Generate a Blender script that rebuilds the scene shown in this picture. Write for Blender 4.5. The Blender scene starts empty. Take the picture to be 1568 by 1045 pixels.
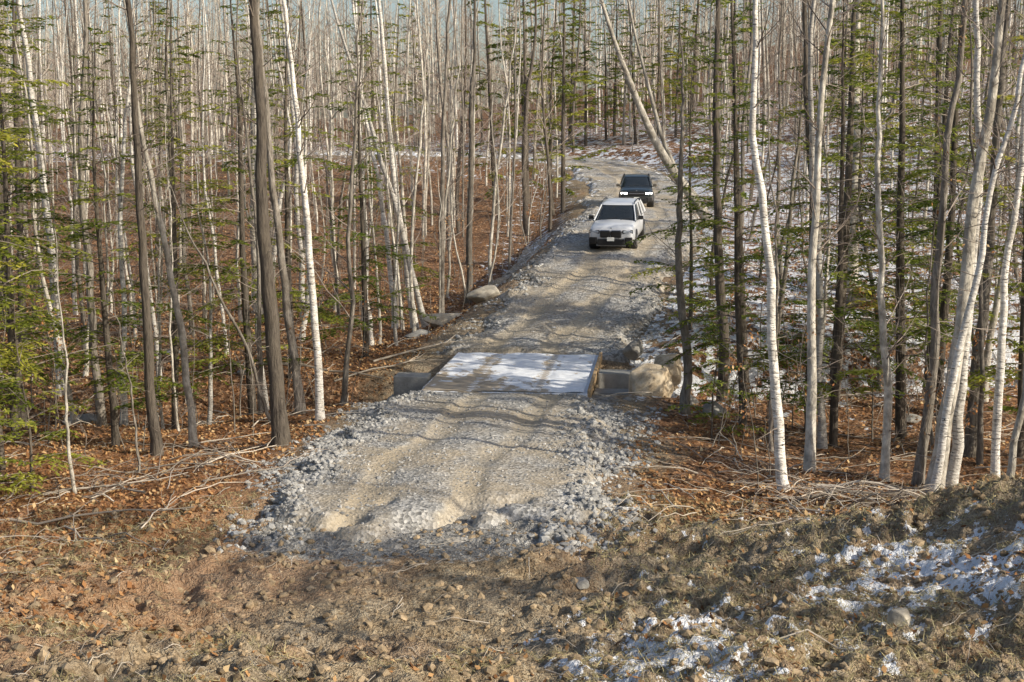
import bpy, bmesh, math, random
import numpy as np
from mathutils import Vector, Matrix
random.seed(7); rng=np.random.default_rng(7)
scene=bpy.context.scene
col=scene.collection
scene.view_settings.view_transform='Standard'
scene.view_settings.look='None'; scene.view_settings.exposure=0

# ------------------------------------------------------------ noise
_tab=np.random.default_rng(3).random((256,256))
def vn(x,y,s=1.0,seed=0):
    x=np.asarray(x,float); y=np.asarray(y,float)
    c_,s_=math.cos(seed*1.3+.5),math.sin(seed*1.3+.5)
    x,y=(x*c_-y*s_)/s+seed*17.3,(x*s_+y*c_)/s+seed*9.7
    xi=np.floor(x).astype(int); yi=np.floor(y).astype(int)
    fx=x-xi; fy=y-yi; fx=fx*fx*(3-2*fx); fy=fy*fy*(3-2*fy)
    a=_tab[xi&255,yi&255]; b=_tab[(xi+1)&255,yi&255]; c=_tab[xi&255,(yi+1)&255]; d=_tab[(xi+1)&255,(yi+1)&255]
    return (a*(1-fx)+b*fx)*(1-fy)+(c*(1-fx)+d*fx)*fy-0.5
def ss(v,a,b):
    t=np.clip((v-a)/(b-a),0,1); return t*t*(3-2*t)

# ------------------------------------------------------------ road line
RP=np.array([(22.5,-2.2,-.12),(26,-1.75,-.06),(30,-1.3,0),(35,-.6,0),(38.3,-.25,0),(45.3,.5,0),(48,1.1,.35),(50,1.8,.78),(54,3.1,1.66),(58,4.3,2.4),(62,5.1,2.78),(70,6.1,3.0),(78,6.9,3.08),(84,7.4,3.25),(90,7.8,3.75),(96,7.9,4.4),(101,7.3,4.95),(105,5.6,5.4),(108,2.5,5.7),(110,-3,5.9),(111,-10,6.0),(112,-20,6.0)])
seg=np.r_[0,np.cumsum(np.hypot(np.diff(RP[:,0]),np.diff(RP[:,1])))]
S=np.arange(0,seg[-1],0.4)
def sm(a,k=9):
    p=np.r_[np.full(k,a[0])-(np.arange(k,0,-1))*(a[1]-a[0]),a,np.full(k,a[-1])+(np.arange(1,k+1))*(a[-1]-a[-2])]
    w=np.hanning(2*k+1+2)[1:-1]; w/=w.sum()
    return np.convolve(p,w,'valid')
RX=sm(np.interp(S,seg,RP[:,1]),7); RY=sm(np.interp(S,seg,RP[:,0]),7); RZ=np.interp(S,seg,RP[:,2]); RZ=sm(RZ,5)
TX=np.gradient(RX); TY=np.gradient(RY); L_=np.hypot(TX,TY); TX/=L_; TY/=L_
def near(x,y):
    x=np.atleast_1d(np.asarray(x,float)); y=np.atleast_1d(np.asarray(y,float))
    D=np.empty(len(x)); I=np.empty(len(x),int)
    for k in range(0,len(x),20000):
        d=(x[k:k+20000,None]-RX)**2+(y[k:k+20000,None]-RY)**2
        i=d.argmin(1); I[k:k+20000]=i; D[k:k+20000]=np.sqrt(d[np.arange(len(i)),i])
    sg=np.sign((x-RX[I])*TY[I]-(y-RY[I])*TX[I])  # + = right
    return D,I,sg

LY=[-60,0,10,15,20,24,30,60,70,85,110,150,220,420,900]; LZ=[5,3.2,1.7,.85,.12,-.22,-.55,-.45,.35,2.1,5.2,7.5,10,13,20]
RYY=[-60,0,10,15,20,24,30,38,45,52,58,84,110,150,220,420,900]; RZZ=[5,3.2,1.7,.85,.12,-.2,-.45,-.55,.15,1.3,2.2,3.9,6.6,10.5,17,22,30]
def ground(x,y,fine=True):
    sh=np.shape(x); x=np.ravel(np.asarray(x,float)); y=np.ravel(np.asarray(y,float))
    D,I,sg=near(x,y)
    xc=np.interp(y,RP[:16,0],RP[:16,1])
    sw=5+ss(y,90,200)*30
    wr=ss((x-xc)/sw,-1,1)
    h=np.interp(y,LY,LZ)*(1-wr)+np.interp(y,RYY,RZZ)*wr
    h+=ss(x,14,50)*4*ss(y,40,120) 
    h+=vn(x,y,7,1)*.6*ss(D,3,9)+vn(x,y,2.2,2)*.36*ss(D,2.5,6)+vn(x,y,30,5)*2*ss(y,60,120)
    u=(x-6)*.55+(y-16.5)*.5
    bank=ss(u,0,4.5)*ss(x,3.8,8.8)*(1-ss(y,22.6,26.2))
    h+=bank*(2.05+vn(x,y,2.1,8)*1.1+vn(x,y,.9,9)*.5)
    w=1-ss(D,2.9,6.5)
    h=h*(1-w)+(RZ[I]-.22)*w
    yd=41.8+.12*x+.8*vn(x,y,6,4)
    dw=(1-ss(np.abs(y-yd),1.6,3.3))*(1-ss(np.abs(x),16,26))
    h=h*(1-dw)+np.minimum(h,-1.35)*dw
    if fine:
        fg=1-ss(y,24,34)
        rough=.3+.9*ss(vn(x,y,3,14),-.15,.2)+.5*bank
        rid=lambda s,k:(.5-np.abs(vn(x,y,s,k))*2)
        cl=vn(x,y,.6,11)*.15+rid(.34,12)*.09+vn(x,y,.2,13)*.10+vn(x,y,.11,16)*.07
        h+=cl*(fg*rough+.35)*ss(D,.5,4.5 )+cl*.4*fg
        for off in (0,1.75):
            xr=-5.4+off+(24-y)*.20+.25*np.sin(y*.5)
            k=np.exp(-((x-xr)/.3)**2)*ss(y,11,13)*(1-ss(y,22.5,24.5))*(.4+ss(vn(x,y,2.5,17),-.2,.2)*.6)
            h-=k*.09; h+=k*.02*np.sin(y*26+np.abs(x-xr)*14)
            h+=np.exp(-((np.abs(x-xr)-.42)/.1)**2)*.035*ss(y,11,13)*(1-ss(y,22.5,24.5))
        path=np.exp(-((y-(15.6+.1*(x-5)))/1.1)**2)*ss(x,2,4)
        h-=path*.08
    return h.reshape(sh)
def gz(x,y): return float(ground(np.array([x]),np.array([y]),False)[0])

# ------------------------------------------------------------ mesh helpers
def mk(name,V,F,mats=(),mi=None,smooth=True,attrs=None,link=True,parent=None):
    V=np.asarray(V,np.float32); F=np.asarray(F,np.int32)
    me=bpy.data.meshes.new(name)
    me.vertices.add(len(V)); me.vertices.foreach_set('co',V.ravel())
    k=F.shape[1]
    me.loops.add(F.size); me.loops.foreach_set('vertex_index',F.ravel())
    me.polygons.add(len(F)); me.polygons.foreach_set('loop_start',np.arange(0,F.size,k,dtype=np.int32))
    try: me.polygons.foreach_set('loop_total',np.full(len(F),k,np.int32))
    except Exception: pass
    for m in mats: me.materials.append(m)
    if mi is not None: me.polygons.foreach_set('material_index',np.asarray(mi,np.int32))
    me.polygons.foreach_set('use_smooth',np.full(len(F),smooth))
    if attrs:
        for a,v in attrs.items():
            at=me.attributes.new(a,'FLOAT','POINT'); at.data.foreach_set('value',np.asarray(v,np.float32))
    me.update(calc_edges=True)
    if not link: return me
    ob=bpy.data.objects.new(name,me); col.objects.link(ob)
    if parent: ob.parent=parent
    return ob
class MB:
    def __init__(s): s.V=[];s.F=[];s.M=[];s.R=[];s.n=0
    def add(s,v,f,m,r=None):
        s.V.append(v); s.F.append(np.asarray(f)+s.n); s.M.append(np.full(len(f),m) if np.isscalar(m) else m); s.R.append(np.full(len(v),random.random() if r is None else r)); s.n+=len(v)
    def tube(s,P,R,k=6,m=0,jit=0):
        P=np.asarray(P,float); n=len(P); R=np.asarray(R,float)
        T=np.gradient(P,axis=0); T/=np.linalg.norm(T,axis=1)[:,None]+1e-9
        ref=np.array([1,0,0.]) if abs(T[0,0])<.8 else np.array([0,1.,0])
        A=np.cross(T,ref); A/=np.linalg.norm(A,axis=1)[:,None]+1e-9
        B=np.cross(T,A)
        a=np.arange(k)*2*math.pi/k
        RR=R[:,None]*(1+ (rng.normal(0,jit,(n,k)) if jit else 0))*np.ones((1,k))
        v=P[:,None,:]+RR[:,:,None]*(np.cos(a)[None,:,None]*A[:,None,:]+np.sin(a)[None,:,None]*B[:,None,:])
        i=np.arange(n-1)[:,None]*k; j=np.arange(k)[None,:]; j2=(j+1)%k
        f=np.stack([i+j,i+j2,i+k+j2,i+k+j],-1).reshape(-1,4)
        s.add(v.reshape(-1,3),f,m)
    def quads(s,C,A,B,m,rn=None):
        v=np.stack([C-A,C+B*1.0-A*.1,C+A,C-B*1.0-A*.1],1).reshape(-1,3)
        f=np.arange(len(C)*4).reshape(-1,4)
        s.V.append(v); s.F.append(f+s.n); s.M.append(np.full(len(f),m))
        s.R.append(np.repeat(rng.random(len(C)) if rn is None else rn,4)); s.n+=len(v)
    def arrays(s): return np.concatenate(s.V),np.concatenate(s.F),np.concatenate(s.M)
    def out(s,name,mats,link=True,smooth=True):
        return mk(name,np.concatenate(s.V),np.concatenate(s.F),mats,np.concatenate(s.M),smooth,{'rnd':np.concatenate(s.R)},link)

# ------------------------------------------------------------ materials
def newmat(name):
    m=bpy.data.materials.new(name); m.use_nodes=True; nt=m.node_tree
    b=nt.nodes['Principled BSDF']; b.inputs['Roughness'].default_value=.9
    b.inputs['Specular IOR Level'].default_value=.15
    return m,nt,b
def N(nt,t,**kw):
    n=nt.nodes.new(t)
    for k,v in kw.items(): setattr(n,k,v)
    return n
def objco(nt,scale=(1,1,1)):
    tc=N(nt,'ShaderNodeTexCoord'); mp=N(nt,'ShaderNodeMapping'); mp.inputs['Scale'].default_value=scale
    nt.links.new(tc.outputs['Object'],mp.inputs['Vector']); return mp.outputs['Vector']
def noise(nt,co,scale,detail=4,rough=.6):
    n=N(nt,'ShaderNodeTexNoise'); n.inputs['Scale'].default_value=scale; n.inputs['Detail'].default_value=detail; n.inputs['Roughness'].default_value=rough
    nt.links.new(co,n.inputs['Vector']); return n.outputs['Fac']
def ramp(nt,fac,stops):
    r=N(nt,'ShaderNodeValToRGB'); e=r.color_ramp.elements
    while len(e)<len(stops): e.new(.5)
    for i,(p,c) in enumerate(stops):
        e[i].position=p; e[i].color=(c if isinstance(c,tuple) else (c,c,c))+(1,)
    nt.links.new(fac,r.inputs['Fac']); return r.outputs['Color']
def mix(nt,f,a,b,bt='MIX'):
    m=N(nt,'ShaderNodeMix',data_type='RGBA',blend_type=bt)
    for s,v in ((m.inputs[0],f),(m.inputs[6],a),(m.inputs[7],b)):
        if hasattr(v,'is_output'): nt.links.new(v,s)
        elif isinstance(v,tuple): s.default_value=v+(1,)
        else: s.default_value=v
    return m.outputs[2]
def mth(nt,op,a,b=0.,c=None):
    m=N(nt,'ShaderNodeMath',operation=op)
    for i,v in enumerate((a,b)+((c,) if c is not None else ())):
        if hasattr(v,'is_output'): nt.links.new(v,m.inputs[i])
        else: m.inputs[i].default_value=v
    return m.outputs[0]
def attr(nt,n): return N(nt,'ShaderNodeAttribute',attribute_name=n).outputs['Fac']
def bump(nt,b,h,st=.5,d=.02):
    n=N(nt,'ShaderNodeBump'); n.inputs['Strength'].default_value=st; n.inputs['Distance'].default_value=d
    nt.links.new(h,n.inputs['Height']); nt.links.new(n.outputs['Normal'],b.inputs['Normal'])

# ground
M_ground,nt,b=newmat('forest_floor')
co=objco(nt)
n1=noise(nt,co,.5,2); n2=noise(nt,co,5,4,.75); n3=noise(nt,co,28,2,.7)
vo=N(nt,'ShaderNodeTexVoronoi'); vo.inputs['Scale'].default_value=13; nt.links.new(co,vo.inputs['Vector'])
sep=N(nt,'ShaderNodeSeparateColor'); nt.links.new(vo.outputs['Color'],sep.inputs['Color'])
leaf=ramp(nt,sep.outputs['Red'],[(0,(.08,.042,.025)),(.35,(.26,.13,.065)),(.7,(.46,.245,.125)),(1,(.62,.42,.26))])
leaf=mix(nt,ramp(nt,n2,[(.4,0.),(.66,1.)]),leaf,(.07,.042,.027))
dirt=ramp(nt,n2,[(.28,(.13,.09,.052)),(.45,(.37,.28,.175)),(.6,(.54,.44,.295)),(.75,(.68,.59,.42))])
dirt=mix(nt,ramp(nt,n1,[(.35,0.),(.65,1.)]),dirt,mix(nt,.5,dirt,(.33,.31,.27)))
dirt=mix(nt,ramp(nt,n3,[(.35,.7),(.6,0.)]),dirt,(.11,.075,.042))
grav=ramp(nt,sep.outputs['Green'],[(0,(.15,.145,.135)),(.5,(.29,.28,.26)),(1,(.45,.43,.39))])
c=mix(nt,attr(nt,'dirt'),leaf,dirt)
c=mix(nt,attr(nt,'rust'),c,mix(nt,.55,c,(.38,.19,.09)))
c=mix(nt,ramp(nt,mth(nt,'ADD',attr(nt,'gravel'),mth(nt,'MULTIPLY',mth(nt,'SUBTRACT',n2,.5),2.)),[(.4,0.),(.6,1.)]),c,grav)
sn=mth(nt,'ADD',attr(nt,'snow'),mth(nt,'MULTIPLY',mth(nt,'SUBTRACT',noise(nt,co,2.0,6,.70),.5),2.8))
snm=ramp(nt,sn,[(.60,0.),(.65,1.)])
c=mix(nt,snm,c,(.84,.86,.90))
nt.links.new(c,b.inputs['Base Color'])
hh=mth(nt,'ADD',mth(nt,'ADD',n3,mth(nt,'MULTIPLY',n2,1.5)),mth(nt,'MULTIPLY',vo.outputs['Distance'],.5))
bump(nt,b,hh,1.,.07)

# gravel road
M_road,nt,b=newmat('road_gravel')
co=objco(nt); n1=noise(nt,co,.8,3,.6); n2=noise(nt,co,9,4,.75)
vo=N(nt,'ShaderNodeTexVoronoi'); vo.inputs['Scale'].default_value=15; nt.links.new(co,vo.inputs['Vector'])
sep=N(nt,'ShaderNodeSeparateColor'); nt.links.new(vo.outputs['Color'],sep.inputs['Color'])
st=ramp(nt,sep.outputs['Red'],[(0,(.16,.157,.15)),(.5,(.33,.322,.305)),(1,(.56,.545,.515))])
fine=ramp(nt,n2,[(.3,(.24,.21,.165)),(.5,(.42,.37,.295)),(.7,(.58,.52,.42))])
tr=mth(nt,'ADD',attr(nt,'track'),mth(nt,'MULTIPLY',mth(nt,'SUBTRACT',n1,.5),1.6))
c=mix(nt,ramp(nt,tr,[(.30,0.),(.7,1.)]),st,fine)
c=mix(nt,ramp(nt,noise(nt,co,.45,2),[(.42,0.),(.6,.6)]),c,(.42,.34,.23))
c=mix(nt,ramp(nt,n1,[(.3,.4),(.5,0.)]),c,(.19,.175,.15))
sn=mth(nt,'ADD',attr(nt,'snow'),mth(nt,'MULTIPLY',mth(nt,'SUBTRACT',noise(nt,co,3,5,.65),.5),2.4))
c=mix(nt,ramp(nt,sn,[(.62,0.),(.7,1.)]),c,(.76,.78,.82))
nt.links.new(c,b.inputs['Base Color'])
bump(nt,b,mth(nt,'ADD',n2,mth(nt,'MULTIPLY',vo.outputs['Distance'],.6)),.8,.045)

def rockmat(name,stops,moss=None,sc=3):
    m,nt,b=newmat(name); co=objco(nt)
    c=ramp(nt,noise(nt,co,sc,5,.65),stops)
    r=attr(nt,'rnd'); c=mix(nt,1.,c,ramp(nt,r,[(0,.6),(1,1.3)]),'MULTIPLY')
    if moss:
        ge=N(nt,'ShaderNodeNewGeometry'); sx=N(nt,'ShaderNodeSeparateXYZ'); nt.links.new(ge.outputs['Normal'],sx.inputs[0])
        f=mth(nt,'ADD',sx.outputs['Z'],mth(nt,'SUBTRACT',noise(nt,co,4,4),.5))
        c=mix(nt,ramp(nt,f,[(.35,0.),(.6,1.)]),c,moss)
    nt.links.new(c,b.inputs['Base Color']); bump(nt,b,noise(nt,co,14,4,.7),.6,.04); return m
M_stone=rockmat('crushed_stone',[(.3,(.25,.247,.24)),(.7,(.47,.46,.435))],sc=2)
M_boulder=rockmat('tan_boulder',[(.3,(.27,.2,.13)),(.5,(.52,.43,.31)),(.7,(.64,.57,.46))])
M_slab=rockmat('weathered_slab',[(.3,(.24,.21,.17)),(.7,(.50,.46,.38))])
M_greyrock=rockmat('grey_rock',[(.3,(.16,.15,.14)),(.7,(.38,.37,.34))])
M_mossrock=rockmat('mossy_rock',[(.3,(.12,.11,.09)),(.7,(.25,.23,.2))],(.24,.23,.03))
M_clod=rockmat('soil_clod',[(.3,(.18,.13,.08)),(.7,(.44,.34,.22))])
M_conc=rockmat('concrete',[(.3,(.24,.24,.23)),(.7,(.42,.42,.40))],sc=2)

def barkmat(name,stops,scale,bs=6,birch=False):
    m,nt,b=newmat(name); co=objco(nt,scale)
    nb_=noise(nt,co,bs,3,.7)
    c=ramp(nt,nb_,stops)
    oi=N(nt,'ShaderNodeObjectInfo').outputs['Random']
    c=mix(nt,1.,c,ramp(nt,mth(nt,'MULTIPLY',mth(nt,'ADD',oi,attr(nt,'rnd')),.5),[(0,.55),(1,1.3)]),'MULTIPLY')
    co2=objco(nt)
    c=mix(nt,ramp(nt,noise(nt,co2,1.6,3,.7),[(.45,0.),(.6,.6)]),c,(.13,.11,.085) if not birch else (.36,.33,.29))
    if birch:
        c3=objco(nt,(2,2,16)); k=ramp(nt,noise(nt,c3,2.2,3,.7),[(.58,0.),(.64,1.)])
        c=mix(nt,k,c,(.05,.045,.04))
    nt.links.new(c,b.inputs['Base Color']); bump(nt,b,nb_,1.,.05); return m
B_birch=barkmat('birch_bark',[(.3,(.60,.56,.50)),(.6,(.84,.81,.75))],(1,1,3),5,True)
B_pale=barkmat('poplar_bark',[(.3,(.36,.33,.28)),(.65,(.66,.62,.54))],(2,2,1),4)
B_grey=barkmat('maple_bark',[(.3,(.12,.105,.088)),(.65,(.36,.325,.28))],(3,3,.7),5)
B_dark=barkmat('dark_bark',[(.3,(.05,.042,.035)),(.65,(.17,.145,.12))],(4,4,.6),5)
def simple(name,c0,c1):
    m,nt,b=newmat(name); nt.links.new(ramp(nt,attr(nt,'rnd'),[(0,c0),(1,c1)]),b.inputs['Base Color']); return m
M_twig=simple('twig_bark',(.11,.085,.07),(.40,.34,.29))
M_ftwig=simple('far_twigs',(.19,.15,.12),(.52,.44,.37))
M_dead=simple('dead_wood',(.22,.19,.155),(.60,.53,.44))

def leafmat(name,stops,tr=.4):
    m,nt,b=newmat(name)
    oi=N(nt,'ShaderNodeObjectInfo').outputs['Random']
    c=ramp(nt,attr(nt,'rnd'),stops)
    c=mix(nt,1.,c,ramp(nt,oi,[(0,(.75,.85,.8)),(1,(1.2,1.1,.9))]),'MULTIPLY')
    nt.links.new(c,b.inputs['Base Color'])
    t=N(nt,'ShaderNodeBsdfTranslucent'); nt.links.new(c,t.inputs['Color'])
    mx=N(nt,'ShaderNodeMixShader'); mx.inputs[0].default_value=tr
    nt.links.new(b.outputs[0],mx.inputs[1]); nt.links.new(t.outputs[0],mx.inputs[2])
    nt.links.new(mx.outputs[0],nt.nodes['Material Output'].inputs['Surface']); return m
M_hem=leafmat('hemlock_needles',[(0,(.085,.12,.025)),(.5,(.22,.26,.045)),(1,(.42,.42,.09))],.45)
M_litter=leafmat('dry_leaves',[(0,(.13,.062,.032)),(.45,(.42,.20,.095)),(.8,(.60,.35,.18)),(1,(.72,.54,.35))],.2)
M_straw=leafmat('dry_grass',[(0,(.22,.17,.09)),(1,(.68,.57,.36))],.2)

# ------------------------------------------------------------ ground
def spac(*p):
    o=[]
    for a,b_,s in p: o.append(np.arange(a,b_,s))
    return np.concatenate(o)
ys=spac((-60,-10,5),(-10,11,.6),(11,28,.06),(28,62,.17),(62,130,.7),(130,420,7),(420,901,40))
xr=spac((0,9.6,.07),(9.6,30,.4),(30,80,2.5),(80,520,22)); xs=np.r_[-xr[:0:-1],xr]
X,Y=np.meshgrid(xs,ys); Z=ground(X,Y)
Xf,Yf=X.ravel(),Y.ravel(); D,I,sg=near(Xf,Yf)
def masks(x,y,D,sg):
    wob=vn(x,y,2.5,21)*3+vn(x,y,.8,22)*1.2
    dirt=1-ss(y+wob+np.abs(x+1)*.25*(x<-1),24.5,27)
    dirt=np.maximum(dirt,(1-ss(D+wob*.5,3.6,5))*.9)
    g=lambda cx,cy,rx,ry:np.exp(-((x-cx)/rx)**2-((y-cy)/ry)**2)
    snow=.60*g(1.7,16.2,1.6,2.0)+.34*g(3.0,19,2.4,3.4)+.52*g(6.0,20.8,1.8,1.8)+.38*g(7,18,3,4.5)+.40*g(4,25,3,2.2)+.22*g(.8,20,2,2)
    right=(sg>0)&(D>3.2)
    snow=snow+right*ss(y,29,46)*(.66-.12*ss(y,90,120))+ (sg<0)*ss(D,2.8,4)*(1-ss(D,7,10))*ss(y,56,64)*.4
    snow*=1-.6*ss(y,130,170)
    rust=ss(-x+vn(x,y,2,30)*3,3.5,6.5)*(1-ss(y,30,40))*.9+ss(vn(x,y,1.5,31),.1,.3)*.4
    gravel=(1-ss(D+wob*.35,2.2,3.8))*(y<40)*ss(y+wob*.5,23.4,25)
    return dirt,np.clip(snow,0,1)+.0,np.clip(rust,0,1),gravel
dirt,snow,rust,gravm=masks(Xf,Yf,D,sg)
ny,nx=X.shape
i=np.arange(ny-1)[:,None]*nx; j=np.arange(nx-1)[None,:]
F=np.stack([i+j,i+j+1,i+nx+j+1,i+nx+j],-1).reshape(-1,4)
mk('ground',np.stack([Xf,Yf,Z.ravel()],1),F,[M_ground],None,True,{'dirt':dirt,'snow':snow,'rust':rust,'gravel':gravm})

# ------------------------------------------------------------ gravel road
def road_strip(y0,y1,name,step=.1,skirt=0):
    m=(RY>=y0)&(RY<=y1); idx=np.where(m)[0]; s=np.arange(S[idx[0]],S[idx[-1]],step)
    cx,cy,cz=(np.interp(s,S,a) for a in (RX,RY,RZ)); tx,ty=np.interp(s,S,TX),np.interp(s,S,TY)
    l=np.hypot(tx,ty);tx/=l;ty/=l
    hwR=np.interp(cy,[22,25,30,36,38.3,45.3,50,60,120],[2.8,2.9,2.6,2.5,2.4,2.5,2.6,2.6,2.9])
    hwL=np.interp(cy,[22,25,30,36,38.3,45.3,50,60,120],[2.4,2.6,2.65,2.6,2.5,2.4,2.4,2.5,2.9])
    t=np.arange(-5.6,5.61,.1)
    T,SS=np.meshgrid(t,s)
    Xr=cx[:,None]+T*ty[:,None]; Yr=cy[:,None]-T*tx[:,None]
    hw=np.where(T>0,hwR[:,None],hwL[:,None])+vn(Xr,Yr,1.5,41)*.9+vn(Xr,Yr,.45,42)*.5
    e=np.abs(T)-hw
    z=cz[:,None]+.05-.02*np.abs(T)-np.clip(e,0,9)*.62
    z-=np.clip(25.9+vn(Xr,Yr,1.8,47)*3.0+vn(Xr,Yr,.5,48)*1.6+np.abs(T+.3)*.15-Yr,0,5)*.32
    wv=.3*np.sin(SS*.33)+.12*np.sin(SS*1.1)
    tr=np.exp(-((np.abs(T+wv)-.95)/.30)**4)*(.5+ss(vn(Xr,Yr,1.7,40),-.3,.2)*.5)
    roughk=ss(e,-.9,0)
    z-=tr*.06; z+=(vn(Xr,Yr,.55,43)*(.010+.12*roughk)+vn(Xr,Yr,.22,44)*(.022+.10*roughk))+vn(Xr,Yr,2.6,45)*.03
    z+=np.exp(-((np.abs(T+wv)-.95-.42)/.1)**2)*.025+np.exp(-((T+wv)/.42)**2)*.04*(vn(Xr,Yr,.7,46)+.8)
    br=ss(np.abs(Yr-41.8),3.5,4.1)
    z=np.where((np.abs(Yr-41.8)<4.2)&(np.abs(T)<2.6),z*br+(-.01)*(1-br),z)
    if skirt<0: z[0]-=1.6; Xr[0]=Xr[1];Yr[0]=Yr[1]
    if skirt>0: z[-1]-=1.6; Xr[-1]=Xr[-2];Yr[-1]=Yr[-2]
    sn=np.interp(cy,[0,30,37,40,60,80,110,130],[0,.05,.2,.2,.12,.3,.38,.35])[:,None]*np.ones_like(T)+.25*ss(e,-.5,.3)*(Yr>60)
    a,b_=T.shape; i=np.arange(a-1)[:,None]*b_; j=np.arange(b_-1)[None,:]
    F=np.stack([i+j,i+j+1,i+b_+j+1,i+b_+j],-1).reshape(-1,4)
    mk(name,np.stack([Xr,Yr,z],-1).reshape(-1,3),F,[M_road],None,True,{'track':(tr*.8+.3*(1-roughk)).ravel(),'snow':sn.ravel()})
    return (Xr,Yr,z,e)
ra=road_strip(22.0,38.45,'gravel_road',.09,1)
rb=road_strip(45.15,113,'gravel_road',.14,-1)

# ------------------------------------------------------------ stones
ph=(1+5**.5)/2
IV=np.array([(-1,ph,0),(1,ph,0),(-1,-ph,0),(1,-ph,0),(0,-1,ph),(0,1,ph),(0,-1,-ph),(0,1,-ph),(ph,0,-1),(ph,0,1),(-ph,0,-1),(-ph,0,1)])/1.9
IF=np.array([(0,11,5),(0,5,1),(0,1,7),(0,7,10),(0,10,11),(1,5,9),(5,11,4),(11,10,2),(10,7,6),(7,1,8),(3,9,4),(3,4,2),(3,2,6),(3,6,8),(3,8,9),(4,9,5),(2,4,11),(6,2,10),(8,6,7),(9,8,1)])
def stones(name,P,size,mat,flat=.7):
    n=len(P); V=IV[None]*(1+rng.uniform(-.25,.25,(n,12,1)))*rng.uniform(.65,1.25,(n,1,3))
    a=rng.uniform(0,6.28,n); b2=rng.uniform(-.8,.8,n)
    ca,sa,cb,sb=np.cos(a),np.sin(a),np.cos(b2),np.sin(b2)
    x=V[...,0];y=V[...,1];z=V[...,2]*flat
    y,z=y*cb[:,None]-z*sb[:,None],y*sb[:,None]+z*cb[:,None]
    x,y=x*ca[:,None]-y*sa[:,None],x*sa[:,None]+y*ca[:,None]
    V=np.stack([x,y,z],-1)*np.asarray(size)[:,None,None]*.5+P[:,None,:]
    F=(IF[None]+12*np.arange(n)[:,None,None]).reshape(-1,3)
    return mk(name,V.reshape(-1,3),F,[mat],None,False,{'rnd':np.repeat(rng.random(n),12)})
Ps=[];Sz=[]
for (Xr,Yr,z,e),n in ((ra,17000),(rb,9000)):
    w=(np.exp(-((e-.25)/.6)**2)+.10)*(Yr<75)*(z>-1.1)*ss(Yr,23.4,25.2)*(.3+1.4*ss(vn(Xr,Yr,.9,49),-.2,.2)); w=w.ravel()/w.sum()
    k=rng.choice(w.size,n,p=w); Ps.append(np.stack([Xr.ravel()[k]+rng.uniform(-.05,.05,n),Yr.ravel()[k]+rng.uniform(-.05,.05,n),z.ravel()[k]],1))
    ek=e.ravel()[k]; Sz.append((.035+.14*rng.random(n)**4)*np.where(ek>-.5,1.1,.6))
Ps=np.concatenate(Ps);Sz=np.concatenate(Sz); g=ground(Ps[:,0],Ps[:,1]); Ps[:,2]=np.maximum(Ps[:,2],g)
stones('crushed_stone',Ps,Sz,M_stone)
n=16000; y=rng.uniform(11.5,27,n); x=rng.uniform(-.42,.42,n)*y
stones('soil_clods',np.stack([x,y,ground(x,y)],1),.025+.17*rng.random(n)**5,M_clod)

def boulder(name,x,y,sx,sy,sz,mat,sink=.25,rot=0,seed=0,z=None):
    bm=bmesh.new(); bmesh.ops.create_icosphere(bm,subdivisions=4,radius=1)
    rr=random.Random(seed); pl=[(Vector((rr.gauss(0,1),rr.gauss(0,1),rr.gauss(0,1))).normalized(),rr.uniform(.58,.85)) for _ in range(18)]
    for v in bm.verts:
        for nn,d in pl:
            k=v.co.dot(nn)
            if k>d: v.co-=nn*(k-d)*.9
        v.co*=1+.08*float(vn(v.co.x*3+seed,v.co.y*3+v.co.z*2))
        v.co.x*=sx/2; v.co.y*=sy/2; v.co.z*=sz/2
    me=bpy.data.meshes.new(name); bm.to_mesh(me); bm.free()
    for p in me.polygons: p.use_smooth=True
    at=me.attributes.new('rnd','FLOAT','POINT'); at.data.foreach_set('value',[.6]*len(me.vertices))
    me.materials.append(mat); ob=bpy.data.objects.new(name,me); col.objects.link(ob)
    ob.location=(x,y,(gz(x,y) if z is None else z)+sz*(.5-sink)); ob.rotation_euler=(0,0,rot); return ob
boulder('boulder',3.95,39.9,1.75,1.4,1.8,M_boulder,.12,.3,5,-.85)
boulder('boulder',4.75,42.8,1.4,1.2,1.25,M_boulder,.2,1,9,-.4)
boulder('rock',3.2,38.6,.7,.5,.5,M_greyrock,.2,1,19,-.55)
boulder('rock',4.9,38.7,.7,.6,.5,M_greyrock,.2,1,29,-.5)
boulder('rock',3.9,44.9,.9,.7,.7,M_greyrock,.2,1,39,0)
boulder('boulder',-2.5,52.6,2.1,1.3,.75,M_slab,.3,.1,3)
boulder('boulder',-1.0,53.6,1.7,1.2,.8,M_slab,.3,.5,6)
boulder('boulder',-3.4,51.2,1.3,.9,.5,M_greyrock,.3,.6,4)
boulder('rock',5.35,37.2,.9,.7,.6,M_greyrock,.3,.2,12)
boulder('mossy_rock',12.6,51,1.3,1.,.8,M_mossrock,.2,.2,13)
boulder('rock',5.1,18.1,.42,.35,.36,M_slab,.3,.2,16)
boulder('rock',1.1,22.2,.35,.3,.25,M_greyrock,.3,.2,17)
for k in range(10):
    yy=random.uniform(36,58); xx=(-1 if k%2 else 1)*random.uniform(7,14)+(3 if k%2==0 else -1)
    boulder('rock',xx,yy,random.uniform(.4,.9),random.uniform(.4,.8),random.uniform(.35,.5),M_greyrock,.3,k,20+k)

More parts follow.
